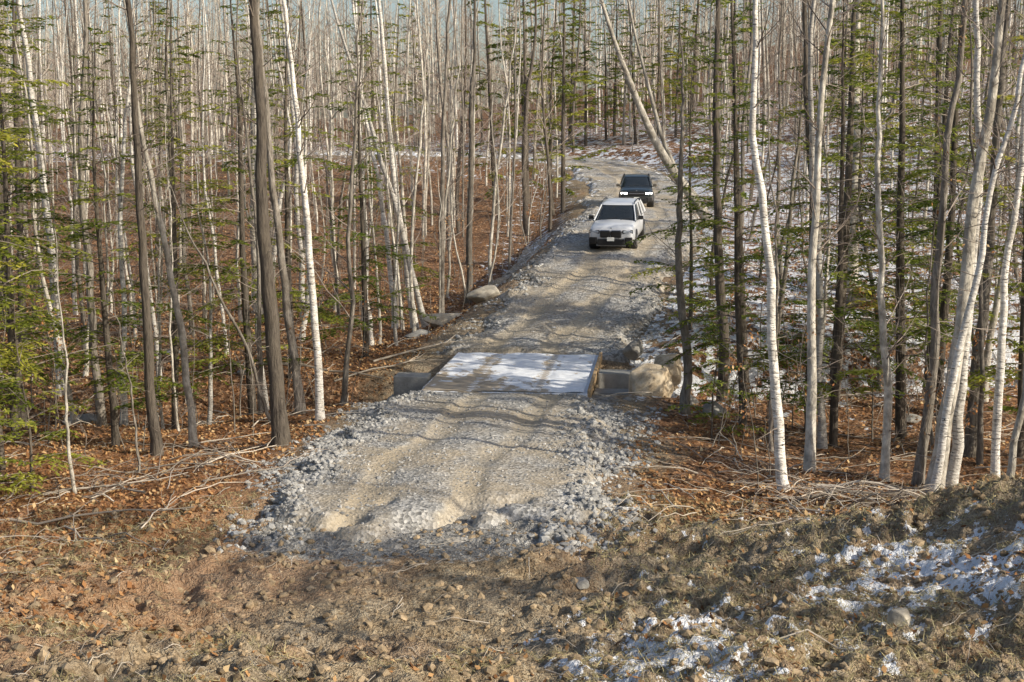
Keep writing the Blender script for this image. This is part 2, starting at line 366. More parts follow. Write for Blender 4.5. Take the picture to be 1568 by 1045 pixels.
# ------------------------------------------------------------ box helper + bridge
def rbox(name,c,d,mat,bev=.02,parent=None,rot=None,seg=2):
    bm=bmesh.new(); bmesh.ops.create_cube(bm,size=1)
    for v in bm.verts: v.co=Vector((v.co.x*d[0],v.co.y*d[1],v.co.z*d[2]))
    bmesh.ops.bevel(bm,geom=bm.edges[:],offset=min(bev,min(d)*.45),segments=seg,affect='EDGES',profile=.6)
    me=bpy.data.meshes.new(name); bm.to_mesh(me); bm.free(); me.materials.append(mat)
    for p in me.polygons: p.use_smooth=False
    at=me.attributes.new('rnd','FLOAT','POINT'); at.data.foreach_set('value',[random.uniform(.3,.8)]*len(me.vertices))
    ob=bpy.data.objects.new(name,me); col.objects.link(ob); ob.location=c
    if rot: ob.rotation_euler=rot
    if parent: ob.parent=parent
    return ob
def emp(name,loc=(0,0,0)):
    e=bpy.data.objects.new(name,None); e.location=loc; e.empty_display_size=.2; col.objects.link(e); return e
M_deck,nt,b=newmat('snowy_deck'); co=objco(nt); 
wood=ramp(nt,noise(nt,objco(nt,(1,5,1)),3,5,.7),[(.3,(.26,.21,.15)),(.7,(.50,.43,.34))])
sx=N(nt,'ShaderNodeSeparateXYZ'); nt.links.new(co,sx.inputs[0])
ax=mth(nt,'ABSOLUTE',mth(nt,'SUBTRACT',mth(nt,'ABSOLUTE',mth(nt,'ADD',sx.outputs['X'],mth(nt,'MULTIPLY',mth(nt,'SUBTRACT',noise(nt,co,.5,2),.5),.8))),.95))
trk=ramp(nt,ax,[(.15,.13),(.38,0.)])
fary=ramp(nt,mth(nt,'ADD',mth(nt,'MULTIPLY_ADD',sx.outputs['Y'],-.12,.35),mth(nt,'MULTIPLY',sx.outputs['X'],-.16)),[(.45,0.),(1.,.26)])
sn=mth(nt,'SUBTRACT',mth(nt,'SUBTRACT',noise(nt,objco(nt,(1,.7,1)),1.3,8,.72),trk),fary)
sm_=ramp(nt,sn,[(.35,0.),(.43,1.)])
c=mix(nt,sm_,wood,mix(nt,ramp(nt,noise(nt,co,5,5,.7),[(.4,0.),(.7,.4)]),(.80,.83,.88),(.58,.57,.55))); nt.links.new(c,b.inputs['Base Color']); bump(nt,b,noise(nt,co,12,5),.4,.03)
M_timber,nt,b=newmat('timber'); co=objco(nt,(6,.6,6)); c=ramp(nt,noise(nt,co,3,5,.7),[(.3,(.26,.17,.09)),(.7,(.55,.40,.24))]); nt.links.new(c,b.inputs['Base Color'])
M_steel,nt,b=newmat('rusty_steel'); c=ramp(nt,noise(nt,objco(nt),5,5,.7),[(.3,(.05,.03,.025)),(.7,(.16,.08,.05))]); nt.links.new(c,b.inputs['Base Color'])
br=emp('bridge',(.125,41.8,0)); yaw=-math.atan2(.75,7.0); br.rotation_euler=(0,0,yaw)
for k in range(24):
    rbox('deck_plank_%d'%k,(random.uniform(-.015,.015),-3.42+k*.2975,-.055+random.uniform(-.006,.006)),(4.6,.285,.12),M_deck,.012,br)
gx=np.arange(-2.24,2.25,.05);gy=np.arange(-3.5,3.51,.05);GX,GY=np.meshgrid(gx,gy)
gzv=.016+.05*vn(GX,GY,.6,51)+.03*vn(GX,GY,.2,52)-.03*np.exp(-((np.abs(GX)-.95)/.22)**2)
a,b_=GX.shape; i=np.arange(a-1)[:,None]*b_; j=np.arange(b_-1)[None,:]
mk('snow_cover',np.stack([GX,GY,gzv+.012],-1).reshape(-1,3),np.stack([i+j,i+j+1,i+b_+j+1,i+b_+j],-1).reshape(-1,4),[M_deck],None,True,None,True,br)
rbox('curb_timber',(2.36,0,-.01),(.10,7.05,.24),M_timber,.02,br)
for s_ in (-1,1):
    rbox('side_beam',(s_*2.26,0,-.30),(.13,6.9,.32),M_timber,.02,br)
    rbox('girder',(s_*1.6,0,-.45),(.25,7.2,.62),M_steel,.02,br)
for s_,y0 in ((-1,-3.45),(1,-3.45),(-1,3.45),(1,3.45)):
    rbox('abutment_block',(s_*1.25,y0,-1.0),(2.3,.7,1.2),M_conc,.04,br)
cb=[(2.95,-1.1,-.62,1.15,.75,.6),(3.1,.1,-.25,1.3,.75,.6),(3.0,.1,-.88,1.4,.75,.6),(-2.95,-1.0,-.28,1.0,.8,.62),(-3.05,-1.0,-.95,1.2,.9,.62),(2.75,-2.6,-.45,.35,.9,.35)]
for k,(a0,b0,c0,d0,e0,f0) in enumerate(cb): rbox('retaining_block_%d'%k,(a0,b0,c0),(d0,e0,f0),M_conc,.04,br)

# ------------------------------------------------------------ trees
def branch(mb,p,d,L,r,k,m,droop=0.,wig=.12,n=6):
    pts=[np.array(p)];d=np.array(d,float);d/=np.linalg.norm(d)
    for i in range(n-1):
        d=d+rng.normal(0,wig,3)+np.array([0,0,droop]); d/=np.linalg.norm(d); pts.append(pts[-1]+d*L/(n-1))
    pts=np.array(pts); mb.tube(pts,r*np.linspace(1,.18,n)**.9,k,m); return pts
def bare(mb,path,H,r0,nb=40,f0=.25,blen=2.2,tw=4,up=.7,dead=8,sides=9,lo=False,leaves=0,tm=1,thick=1.):
    n=len(path); hs=np.linspace(0,1,n)
    rad=r0*(1-.86*hs)
    if n>14: rad[0]*=1.5; rad[1]*=1.12
    mb.tube(path,rad,sides,0,0 if lo else .05)
    def at(f): return np.array([np.interp(f,hs,path[:,q]) for q in range(3)])
    for q in range(nb+dead):
        isd=q>=nb
        f=random.uniform(.08,.5) if isd else f0+(1-f0)*random.random()**.8*.98
        a=random.uniform(0,6.283); u=random.uniform(-.25,.35) if isd else up*random.uniform(.6,1.4)
        L=(blen*(.35+.75*(1-f))*random.uniform(.5,1.2)) if not isd else random.uniform(.4,1.5)*blen/2.2
        rb_=max(.005,min(r0*(1-.86*f)*.35,L*.009+.003)) if not isd else .005+.004*L
        rb_*=thick
        P=branch(mb,at(f),(math.cos(a),math.sin(a),u),L,rb_,3 if lo else 4,tm,.0 if isd else .06,.13,4 if lo else 5)
        for t in range(tw if not isd else 3):
            i=random.randint(1,3 if lo else 4); d=P[i]-P[i-1]; d/=np.linalg.norm(d)+1e-9
            d=d+rng.normal(0,.6,3); tl=L*random.uniform(.2,.5)
            T=branch(mb,P[i],d,tl,max(.0035*thick,rb_*.4),3,tm,.05,.15,3)
            if leaves and random.random()<leaves:
                m_=4; c=T[rng.integers(0,3,m_)]+rng.normal(0,.06,(m_,3)); A=rng.normal(0,1,(m_,3)); A/=np.linalg.norm(A,axis=1)[:,None]; B=np.cross(A,rng.normal(0,1,(m_,3))); B/=np.linalg.norm(B,axis=1)[:,None]
                mb.quads(c,A*.05,B*.025,2)
def wpath(H,lean=(0,0),wig=.25,n=16,base=-.4):
    z=np.linspace(base,H,n); t=(z-base)/(H-base)
    a,b_=random.uniform(0,6),random.uniform(0,6); f=random.uniform(1.2,2.6)
    kx=np.cumsum(rng.normal(0,.045,n)); ky=np.cumsum(rng.normal(0,.045,n)); kx-=kx[0]; ky-=ky[0]
    x=lean[0]*t+wig*(np.sin(a+t*6.28*f*.6)-math.sin(a))*t**.5*.6+kx*wig*3; y=lean[1]*t+wig*(np.sin(b_+t*5*f*.6)-math.sin(b_))*.6*t**.5+ky*wig*3
    return np.stack([x,y,z],1)
def hemlock(mb,H,r0,dens=1.,f0=.12,Lm=2.6,big=1.):
    P=wpath(H,(random.uniform(-.3,.3),0),.1); mb.tube(P,r0*(1-.93*np.linspace(0,1,16)),8,0)
    hs=np.linspace(0,1,16); nb=int(H*6*dens)
    C=[];A=[];B=[];R=[]
    for q in range(nb):
        f=f0+(1-f0)*(q+random.random())/nb; p=np.array([np.interp(f,hs,P[:,k]) for k in range(3)])
        a=random.uniform(0,6.283); L=(Lm*(1-f)**.75+.25)*random.uniform(.45,1.15)
        if random.random()<.12: continue
        bp=branch(mb,p,(math.cos(a),math.sin(a),.22+.3*f),L,.006+.007*L,3,1,-.07,.08,7)
        ns=max(3,int(L/.15)); tone=random.random()
        for s_ in range(ns):
            t=.18+.82*(s_+random.random())/ns; i=min(5,int(t*6)); fr=t*6-i
            c0=bp[i]*(1-fr)+bp[min(6,i+1)]*fr; d=bp[min(6,i+1)]-bp[i]; d/=np.linalg.norm(d)+1e-9
            sd=np.cross(d,[0,0,1.]); sd/=np.linalg.norm(sd)+1e-9
            for sgn in (-1,1):
                tl=(.24+.34*L*(1-t)*.6)*random.uniform(.5,1.2)
                dd=d*.75+sd*sgn*.8+np.array([0,0,-.18+random.uniform(-.2,.15)]); dd/=np.linalg.norm(dd)
                m_=max(3,int(tl/(.055*big))); u=(np.arange(m_)+.5)/m_
                cc=c0+dd*(tl*u)[:,None]+np.array([0,0,-.12])*(u**2*tl)[:,None]
                pr=np.cross(dd,[0,0,1.]); pr/=np.linalg.norm(pr)+1e-9
                alt=np.where(np.arange(m_)%2,1,-1)[:,None]
                AA=dd*.6+pr*alt*.75+rng.normal(0,.25,(m_,3)); AA/=np.linalg.norm(AA,axis=1)[:,None]
                BB=np.cross(AA,[0,0,1.])+rng.normal(0,.35,(m_,3)); BB/=np.linalg.norm(BB,axis=1)[:,None]
                C.append(cc+AA*.03);A.append(AA*.075*big);B.append(BB*.032*big);R.append(np.clip(rng.normal(tone,.2,m_),0,1))
    mb.quads(np.concatenate(C),np.concatenate(A),np.concatenate(B),2,np.concatenate(R))

VAR={'birch':[], 'pale':[], 'grey':[], 'dark':[]}
for kind,bm_,cnt in (('birch',B_birch,3),('pale',B_pale,5),('grey',B_grey,5),('dark',B_dark,3)):
    for q in range(cnt):
        mb=MB(); H=random.uniform(11,17)
        bare(mb,wpath(H,(random.uniform(-1.2,1.2),random.uniform(-.8,.8)),.45),H,random.uniform(.045,.115),nb=40,f0=.22,blen=2.0,tw=4,dead=22,sides=7)
        VAR[kind].append(mb.out(kind+'_tree_mesh',[bm_,M_twig],False))
FAR=[]
for q in range(14):
    mb=MB(); H=random.uniform(13,19) if q<8 else random.uniform(5,10)
    bare(mb,wpath(H,(random.uniform(-1,1),0),.45,9),H,random.uniform(.06,.12) if q<8 else random.uniform(.03,.05),nb=24,f0=.2,blen=2.4 if q<8 else 1.5,tw=3,dead=6,sides=5,lo=True,tm=4)
    V_,F_,M_=mb.arrays(); M_=np.where(M_==0,[0,1,0,0,2,3,1,0,1,0,0,1,0,1][q],4); FAR.append((V_,F_,M_))
BACK=[]
for q in range(6):   # coarse trees for the deep background (150 m and more away)
    mb=MB(); H=random.uniform(14,19)
    bare(mb,wpath(H,(random.uniform(-1,1),0),.4,7),H,random.uniform(.09,.16),nb=34,f0=.08,blen=3.0,tw=2,dead=0,sides=4,lo=True,tm=4,thick=2.2)
    V_,F_,M_=mb.arrays(); M_=np.where(M_==0,[0,0,0,2,1,0][q],4); BACK.append((V_,F_,M_))
HEM=[]
for q in range(4):
    mb=MB(); H=[15,11,7.5,4.2][q]; hemlock(mb,H,[.15,.11,.07,.04][q],[.9,1.,1.1,1.4][q],[.15,.12,.1,.08][q],[2.9,2.5,2.,1.4][q])
    HEM.append(mb.out('hemlock_mesh',[B_dark,M_twig,M_hem],False))
mb=MB(); hemlock(mb,15,.15,.6,.1,3,1.7); HEMF=mb.out('far_hemlock_mesh',[B_dark,M_twig,M_hem],False)
def put(name,me,x,y,s=1.,parent=None,z=None,rot=None):
    ob=bpy.data.objects.new(name,me); col.objects.link(ob)
    ob.location=(x,y,gz(x,y) if z is None else z); ob.rotation_euler=(random.uniform(-.04,.04),random.uniform(-.04,.04),random.uniform(0,6.28) if rot is None else rot)
    ob.scale=(s,s,s*random.uniform(.9,1.1))
    if parent: ob.parent=parent
    return ob
def hero(name,x,y,prof,r0,bark,nb=30,dead=14,f0=.35,blen=1.8,dy=0,H=None,leaves=0):
    zb=gz(x,y); zs=[zb-.3]+[p[0] for p in prof]; xs_=[x]+[p[1] for p in prof]
    top=zs[-1]; n=26; z=np.linspace(zs[0],top,n)
    px=np.interp(z,zs,xs_); px=sm(px,2)
    t=np.linspace(0,1,n); kk=np.cumsum(rng.normal(0,.035,n)); kk-=np.linspace(kk[0],kk[-1],n)
    P=np.stack([px-x+kk,dy*t+.06*np.sin(t*9+x),z-zb],1)
    mb=MB(); bare(mb,P,top-zb,r0,nb=nb,f0=f0,blen=blen,tw=5,dead=dead,sides=12,leaves=leaves)
    ob=mb.out(name,[bark,M_twig,M_litter]); ob.location=(x,y,zb); return ob
hero('maple_tree',-5.45,33.0,[(4,-5.75),(10,-5.9),(16,-6.1)],.20,B_dark,nb=34,f0=.4,dead=14)
hero('maple_tree',-5.65,37.3,[(4,-6.1),(10,-6.4),(15,-6.3)],.13,B_grey)
hero('birch_tree',-4.95,36.0,[(3.5,-5.1),(7,-5.35),(10.2,-5.6),(16,-6)],.11,B_birch)
hero('maple_tree',-6.3,36.8,[(1.5,-6.9),(4,-8.1),(6.2,-9)],.06,B_grey,nb=6,f0=.6)
hero('birch_tree',-3.75,55.0,[(3,-4.2),(7,-4.6),(13,-5),(18,-5.2)],.14,B_birch)
hero('birch_tree',-4.6,55.4,[(4,-5.1),(9,-5.9),(14,-6.4),(17,-6.8)],.11,B_birch)
hero('birch_tree',-3.25,54.6,[(4,-4.3),(6.5,-5.1),(10,-6.2),(13.5,-7.2),(16,-7.8)],.12,B_birch)
hero('birch_tree',-5.0,50.5,[(4,-5.3),(10,-5.3),(16,-5.6)],.09,B_birch)
hero('maple_tree',-8.5,33.4,[(4,-8.6),(10,-8.9),(16,-9.1)],.13,B_dark)
hero('poplar_tree',-7.8,34.3,[(2,-8.0),(5,-8.6),(10,-9.2),(15,-9.5)],.10,B_pale)
hero('birch_tree',-13.8,43,[(5,-14.1),(12,-14.6),(17,-15)],.15,B_birch)
hero('poplar_tree',-10.6,59,[(5,-10.5),(12,-10.4),(17,-10.3)],.22,B_pale)
hero('sapling',-9.3,29.6,[(2,-9.35),(5,-9.5)],.045,B_pale,nb=10,f0=.4,blen=1)
hero('sapling',-8.3,31,[(1.6,-8.5),(4,-8.9)],.035,B_grey,nb=8,f0=.4,blen=.8)
hero('maple_tree',-11.2,38,[(5,-11.4),(10,-11.1),(16,-11)],.12,B_grey)
hero('poplar_tree',-2.9,58,[(6,-2.8),(12,-2.5),(18,-2.4)],.12,B_grey)
hero('maple_tree',-1.9,62,[(6,-1.8),(12,-1.6),(18,-1.5)],.15,B_grey)
hero('maple_tree',.9,80,[(7,.8),(12,1.2),(18,1.3)],.17,B_dark)
# right
hero('maple_tree',4.6,37.1,[(2.5,4.5),(6,4.35),(9.5,4.3)],.14,B_grey,nb=20)
hero('maple_tree',6.0,39.6,[(4,5.8),(9,5.6),(15,5.5)],.16,B_dark)
hero('birch_tree',5.65,28.4,[(1.2,5.5),(3.2,5.3),(4.6,5.25),(6.2,4.95),(9.6,4.8),(14,4.6)],.115,B_birch,nb=26,f0=.45,dead=14)
hero('sapling',6.25,33.5,[(3,6.2),(8,5.9)],.055,B_grey,nb=12)
hero('maple_tree',7.7,36,[(3,7.55),(8,7.2),(14,7.1)],.15,B_dark)
hero('poplar_tree',12.6,52.4,[(5,12.5),(10,12.4),(16,12.3)],.26,B_pale)
hero('dead_tree',8.1,30.2,[(3,8.0),(7,7.9),(10,7.75),(13,7.7)],.10,B_pale,nb=50,dead=60,f0=.15,blen=2.0)
hero('maple_tree',8.7,29.8,[(3,8.9),(7,9.1),(14,9.4)],.12,B_grey,dead=26,leaves=.15)
hero('poplar_tree',8.75,28.9,[(2.5,9.1),(6,9.35),(10,9.7),(15,9.9)],.17,B_pale,dead=22)
hero('birch_tree',9.2,29.3,[(3,9.5),(6,9.6),(10,9.3),(15,9.1)],.12,B_birch)
hero('birch_tree',8.5,28.0,[(2,8.7),(4,9.25),(7,9.7),(10,10.1),(14,10.4)],.09,B_birch,dead=20)
hero('birch_tree',9.9,28.7,[(4,10.0),(9,10.2),(14,10.4)],.10,B_birch)
hero('poplar_tree',9.75,27.6,[(3,10.1),(6,10.4),(12,10.8)],.08,B_pale)
hero('maple_tree',10.8,33,[(3,10.9),(7,11.1),(14,11.2)],.15,B_grey)
mb=MB(); lp=np.array([(9.6,68,2.2),(9.1,68,3.6),(8.2,67.5,4.6),(7.3,67,5.7),(6.3,66.5,7.4),(5.5,66,9.2),(4.7,65.5,11),(4.0,65,13),(3.2,64.5,15.5)])
lt=np.linspace(0,8,26); lp=np.stack([sm(np.interp(lt,range(9),lp[:,k]),2) for k in range(3)],1); z0=lp[0].copy()
bare(mb,lp-z0,15,.30,nb=20,f0=.6,dead=6,blen=2.5); o=mb.out('leaning_birch_tree',[B_pale,M_twig]); o.location=z0
mb=MB(); lq=np.array([(8.0,67.4,4.8),(7.0,67.3,7),(6.3,67.2,9.5),(5.6,67.1,12),(5,67,15)]); lt=np.linspace(0,4,16); lq=np.stack([np.interp(lt,range(5),lq[:,k]) for k in range(3)],1)
mb.tube(lq-z0,.12*np.linspace(1,.3,16),8,0); o2=mb.out('stem',[B_pale,M_twig]); o2.parent=o

pts=[(-5.45,33),(4.6,37.1),(6,39.6),(5.65,28.4),(7.7,36),(8.1,30.2)]
names={'birch':'birch_tree','pale':'poplar_tree','grey':'maple_tree','dark':'oak_tree'}
def scatter(n,xr_,yr_,ok,mind=1.1):
    out=[];tries=0
    while len(out)<n and tries<n*40:
        tries+=1; x=random.uniform(*xr_); y=random.uniform(*yr_)
        if not ok(x,y): continue
        if any((x-a)**2+(y-b_)**2<mind**2 for a,b_ in pts): continue
        pts.append((x,y)); out.append((x,y))
    return out
def rd(x,y):
    D_,_,s_=near([x],[y]); return D_[0]*s_[0]
def okL(x,y): d=rd(x,y); return d<-5.0-max(0,(50-y))*.04 and x>-.42*y-3
def okR(x,y):
    d=rd(x,y); return d>4.6 and x>.135*y and x<.42*y+2
for x,y in scatter(84,(-28,0),(37,64),okL,1.2):
    k=random.choices(['pale','grey','birch','dark'],[5.5,3.5,2,1.2])[0]; put(names[k],random.choice(VAR[k]),x,y,random.uniform(.6,1.15))
for x,y in scatter(54,(4,28),(31,64),okR,1.2):
    k=random.choices(['pale','grey','birch','dark'],[3,5,1.5,2.5])[0]; put(names[k],random.choice(VAR[k]),x,y,random.uniform(.6,1.15))
for x,y in scatter(15,(8,40),(-14,30),lambda x,y:x>.42*max(y,5)+2,2.):  # unseen trees right of the view, added to cast dappled shadows
    k=random.choice(['pale','grey','dark']); put(names[k],random.choice(VAR[k]),x,y,random.uniform(.9,1.3))
for x,y,v,s in [(-11.6,31.5,0,1.),(-9.9,34.8,1,1.),(-12.8,36,1,1.1),(-10.4,30,3,1.),(-10.9,27.8,3,1.05),(-11.3,28.6,2,.9),(-7.2,39,0,.9),(-6.9,44,1,1.1),(-14,40,0,1.1),(-4.9,47,1,1.05),(-16,46,0,1),(-5,60,1,1.1),(-12,50,0,1),(-12.4,29.9,0,1.05),(-9.3,38.5,1,1),
                (7.2,43,0,1.),(6.0,36.2,1,1.),(9.2,40,0,1.1),(11.5,38,0,1.),(10.3,45,1,1.2),(13,44,0,1.1),(6.0,47.5,2,1.2),(12,33,1,1.1),(15,50,0,1.2),(17,42,0,1),(4.9,34.2,3,.8),(7.9,34.3,1,1.05),(9.9,35.5,0,1.),
                (17,13,0,1.2),(23,26,0,1.2),(14,3,0,1.1)]:  # this row: unseen hemlocks outside the view, added as sun occluders
    pts.append((x,y)); put('hemlock_tree',HEM[v],x,y,s)
def okF(x,y):
    d=rd(x,y)
    if y<104 and abs(d)<6 and x>.02*y+2 and x<.115*y+1: return False
    return abs(d)>4.6 and abs(x)<.40*y+6
DV=[];DF=[];DM=[];DR=[];nn=0
def addfar(x,y,s,lib):
    global nn
    V_,F_,M_=random.choice(lib); a=random.uniform(0,6.28); c_,s_=math.cos(a),math.sin(a)
    v=V_*s; v=np.stack([v[:,0]*c_-v[:,1]*s_+x,v[:,0]*s_+v[:,1]*c_+y,v[:,2]+gzs],1)
    DV.append(v);DF.append(F_+nn);DM.append(M_);DR.append(np.full(len(v),random.random()));nn+=len(v)
P1=scatter(740,(-70,75),(64,150),okF,.9); P2=scatter(800,(-110,120),(148,300),lambda x,y:abs(x)<.4*y+8,1.3)
hp=[];allp=P1+P2
G_=ground(np.array([p[0] for p in allp]),np.array([p[1] for p in allp]),False)
for (x,y),gzs in zip(allp,G_):
    if random.random()<(.035 if y<150 else .02): hp.append((x,y,float(gzs)))
    elif y<148: addfar(x,y,random.uniform(.75,1.2),FAR)
    else: addfar(x,y,random.uniform(.8,1.3),BACK)
df=mk('distant_forest',np.concatenate(DV),np.concatenate(DF),[B_pale,B_grey,B_birch,B_dark,M_ftwig],np.concatenate(DM),True,{'rnd':np.concatenate(DR)})
for x,y,z in hp: put('hemlock',HEMF,x,y,random.uniform(.8,1.2),df,z)
for (x,y) in [(3.0,84),(1,92),(-1,88),(4.2,118),(8,122),(1,120),(12,118),(15,121),(18,117),(6,116.5),(10,116),(13,114),(9,126),(5,125),(14,127)]: put('hemlock',HEMF,x,y,random.uniform(.8,1.2),df)

# saplings / undergrowth mass
mb=MB()
for k in range(620):
    y=random.uniform(29,85); x=random.uniform(-.4,.4)*y; d=rd(x,y)
    if abs(d)<4.8 or (x>0 and x<.13*y and y<50) or (x<0 and y<32) : continue
    z=gz(x,y); H=random.uniform(1,4.5); P=wpath(H,(random.uniform(-.5,.5),random.uniform(-.4,.4)),.15,8,-.1)+np.array([x,y,z])
    bare(mb,P,H,random.uniform(.010,.025),nb=9,f0=.2,blen=random.uniform(.6,1.2),tw=3,dead=0,sides=4,lo=True,leaves=.5 if random.random()<.35 else 0)
mb.out('undergrowth',[B_grey,M_twig,M_litter])

mb=MB()
def stick(x,y,a,L,r,lift=.05,m=0,tw=3,up=0.):
    n=7; t=np.linspace(0,1,n); px=x+np.cos(a)*L*t+rng.normal(0,.03*L*.4,n); py=y+np.sin(a)*L*t+rng.normal(0,.03*L*.4,n)
    pz=ground(px,py,True)+r+lift*np.sin(t*3)*L*.3+.02+up*t*L; P=np.stack([px,py,pz],1); mb.tube(P,r*np.linspace(1,.35,n),6,m)
    for _ in range(tw):
        i=random.randint(2,5); aa=a+random.choice([-1,1])*random.uniform(.4,.9)
        branch(mb,P[i],(math.cos(aa),math.sin(aa),random.uniform(.0,.5)),L*random.uniform(.15,.35),r*.4,4,m,-.05,.15,4)
for a in [(-9.6,26.2,.06,3.6,.03,.05),(-8.4,26,-.85,2.1,.022,.1),(-7.4,25.2,-.7,1.7,.016,.1),(-10,29.5,.2,3,.03,.1),(-8.6,31.2,-.2,2.5,.025,.1),(-6.5,29.2,.5,2.2,.025,.1),(-7.6,28.6,2.4,2,.025,.2),
          (5.5,27.2,.1,2.6,.04,.1),(6,26.8,.9,1.8,.03,.3),(5.2,26,-.5,1.8,.025,.2),(6.2,28.2,-.3,2.4,.04,.15),(3.8,25.8,.4,1.7,.02,.1),(2.9,16.9,-.05,2.2,.015,.03),(-4.5,46,.5,4,.04,.05),(-5.5,44,.3,3.5,.035,.1),(-9,45,-.2,5,.06,.08),(8.5,44,.3,5,.05,.05)]:
    stick(*a,0)
for k in range(650):
    y=random.uniform(24,62); x=random.uniform(-.4,.4)*y; d=rd(x,y)
    if abs(d)<4.3 or (y<27 and -6<x<3): continue
    stick(x,y,random.uniform(0,6.28),random.uniform(.5,2.6),random.uniform(.006,.022),random.uniform(0,.3),0,3)
for cx_,cy_,n_,rr_ in [(-8.8,30.5,40,1.8),(-6.2,30.8,22,1.2),(-10.8,29,24,1.5),(6.3,27.3,45,1.2),(7.8,26.6,30,1.2),(5.4,30.5,30,1.2),(-10,24.3,20,1.2)]:
    for k in range(n_):
        stick(cx_+random.gauss(0,rr_*.6),cy_+random.gauss(0,rr_*.5),random.uniform(0,6.28),random.uniform(.5,1.8),random.uniform(.005,.016),random.uniform(.1,.5),random.choice([0,1]),3,random.uniform(0,.35))
for k in range(450):
    y=random.uniform(12,27); x=random.uniform(-.4,.4)*y
    stick(x,y,random.uniform(0,6.28),random.uniform(.15,.9),random.uniform(.003,.010),random.uniform(0,.3),0,1)
mb.out('fallen_branches',[M_dead,M_twig])

def litter(name,n,ok,mat,l,w,ylo,yhi,zo=.02,tilt=.5):
    y=ylo+(yhi-ylo)*rng.random(n)**.9; x=rng.uniform(-.42,.42,n)*y
    D_,_,s_=near(x,y); k=ok(x,y,D_*s_); x,y=x[k],y[k]; n=len(x); z=ground(x,y)+zo
    a=rng.uniform(0,6.28,n); A=np.stack([np.cos(a),np.sin(a),rng.normal(0,tilt,n)],1); B=np.stack([-np.sin(a),np.cos(a),rng.normal(0,tilt,n)],1)
    s=rng.uniform(.6,1.3,n)[:,None]; mb=MB(); mb.quads(np.stack([x,y,z],1),A*s*l,B*s*w,0); mb.out(name,[mat],True,False)
def okleaf(x,y,d):
    wob=vn(x,y,2.5,21)*3+vn(x,y,.8,22)*1.2
    m=(np.abs(d)>4.0+wob*.4)&(y+wob>25.5)
    right=(d>0)&(y>30); m&=~(right&(rng.random(len(x))<.7)); m&=~((np.abs(y-41.8)<2.2)&(np.abs(x)<4))
    m|=(y<27)&(rng.random(len(x))<(.10+.45*(x<-4)*(y>18)))&(np.abs(d)>3.8)
    return m
litter('leaf_litter',150000,okleaf,M_litter,.05,.032,13,68,.025)
litter('dry_grass',110000,lambda x,y,d:(vn(x,y,1.4,61)+vn(x,y,.5,62)*.7+.1*(x>1)>-.02)&(np.abs(d)>3.4),M_straw,.07,.0045,11.5,28,.03,.6)

# ------------------------------------------------------------ cars
def paint(name,c,met=0.,ro=.3):
    m,nt,b=newmat(name); b.inputs['Roughness'].default_value=ro; b.inputs['Metallic'].default_value=met; b.inputs['Coat Weight'].default_value=.6; b.inputs['Specular IOR Level'].default_value=.5
    co=objco(nt); sx=N(nt,'ShaderNodeSeparateXYZ'); nt.links.new(co,sx.inputs[0])
    dz=mth(nt,'ADD',sx.outputs['Z'],mth(nt,'MULTIPLY',noise(nt,co,3,4),.5)); f=ramp(nt,dz,[(.45,.65),(.95,.0)])
    nt.links.new(mix(nt,f,c,(.20,.17,.13)),b.inputs['Base Color']); return m
def plain(name,c,ro=.5,met=0.,em=None,es=0):
    m,nt,b=newmat(name); co=objco(nt); n_=noise(nt,co,8,3); nt.links.new(mix(nt,1.,c,ramp(nt,n_,[(.3,.85),(.7,1.1)]),'MULTIPLY'),b.inputs['Base Color'])
    b.inputs['Roughness'].default_value=ro; b.inputs['Metallic'].default_value=met; b.inputs['Specular IOR Level'].default_value=.5
    if em: b.inputs['Emission Color'].default_value=em+(1,); b.inputs['Emission Strength'].default_value=es
    return m
K_glass=plain('car_glass',(.02,.025,.03),.05); K_blk=plain('black_plastic',(.012,.012,.013),.5); K_tyre=plain('tyre_rubber',(.025,.024,.022),.9)
K_alloy=plain('alloy',(.35,.35,.36),.3,.8); K_chr=plain('chrome',(.6,.6,.62),.15,1.); K_plate=plain('number_plate',(.75,.76,.74),.5)
K_lamp=plain('headlight_glass',(.45,.5,.56),.1,.3); K_lit=plain('headlight_lit',(.9,.9,.9),.2,0,(1,.97,.86),9)
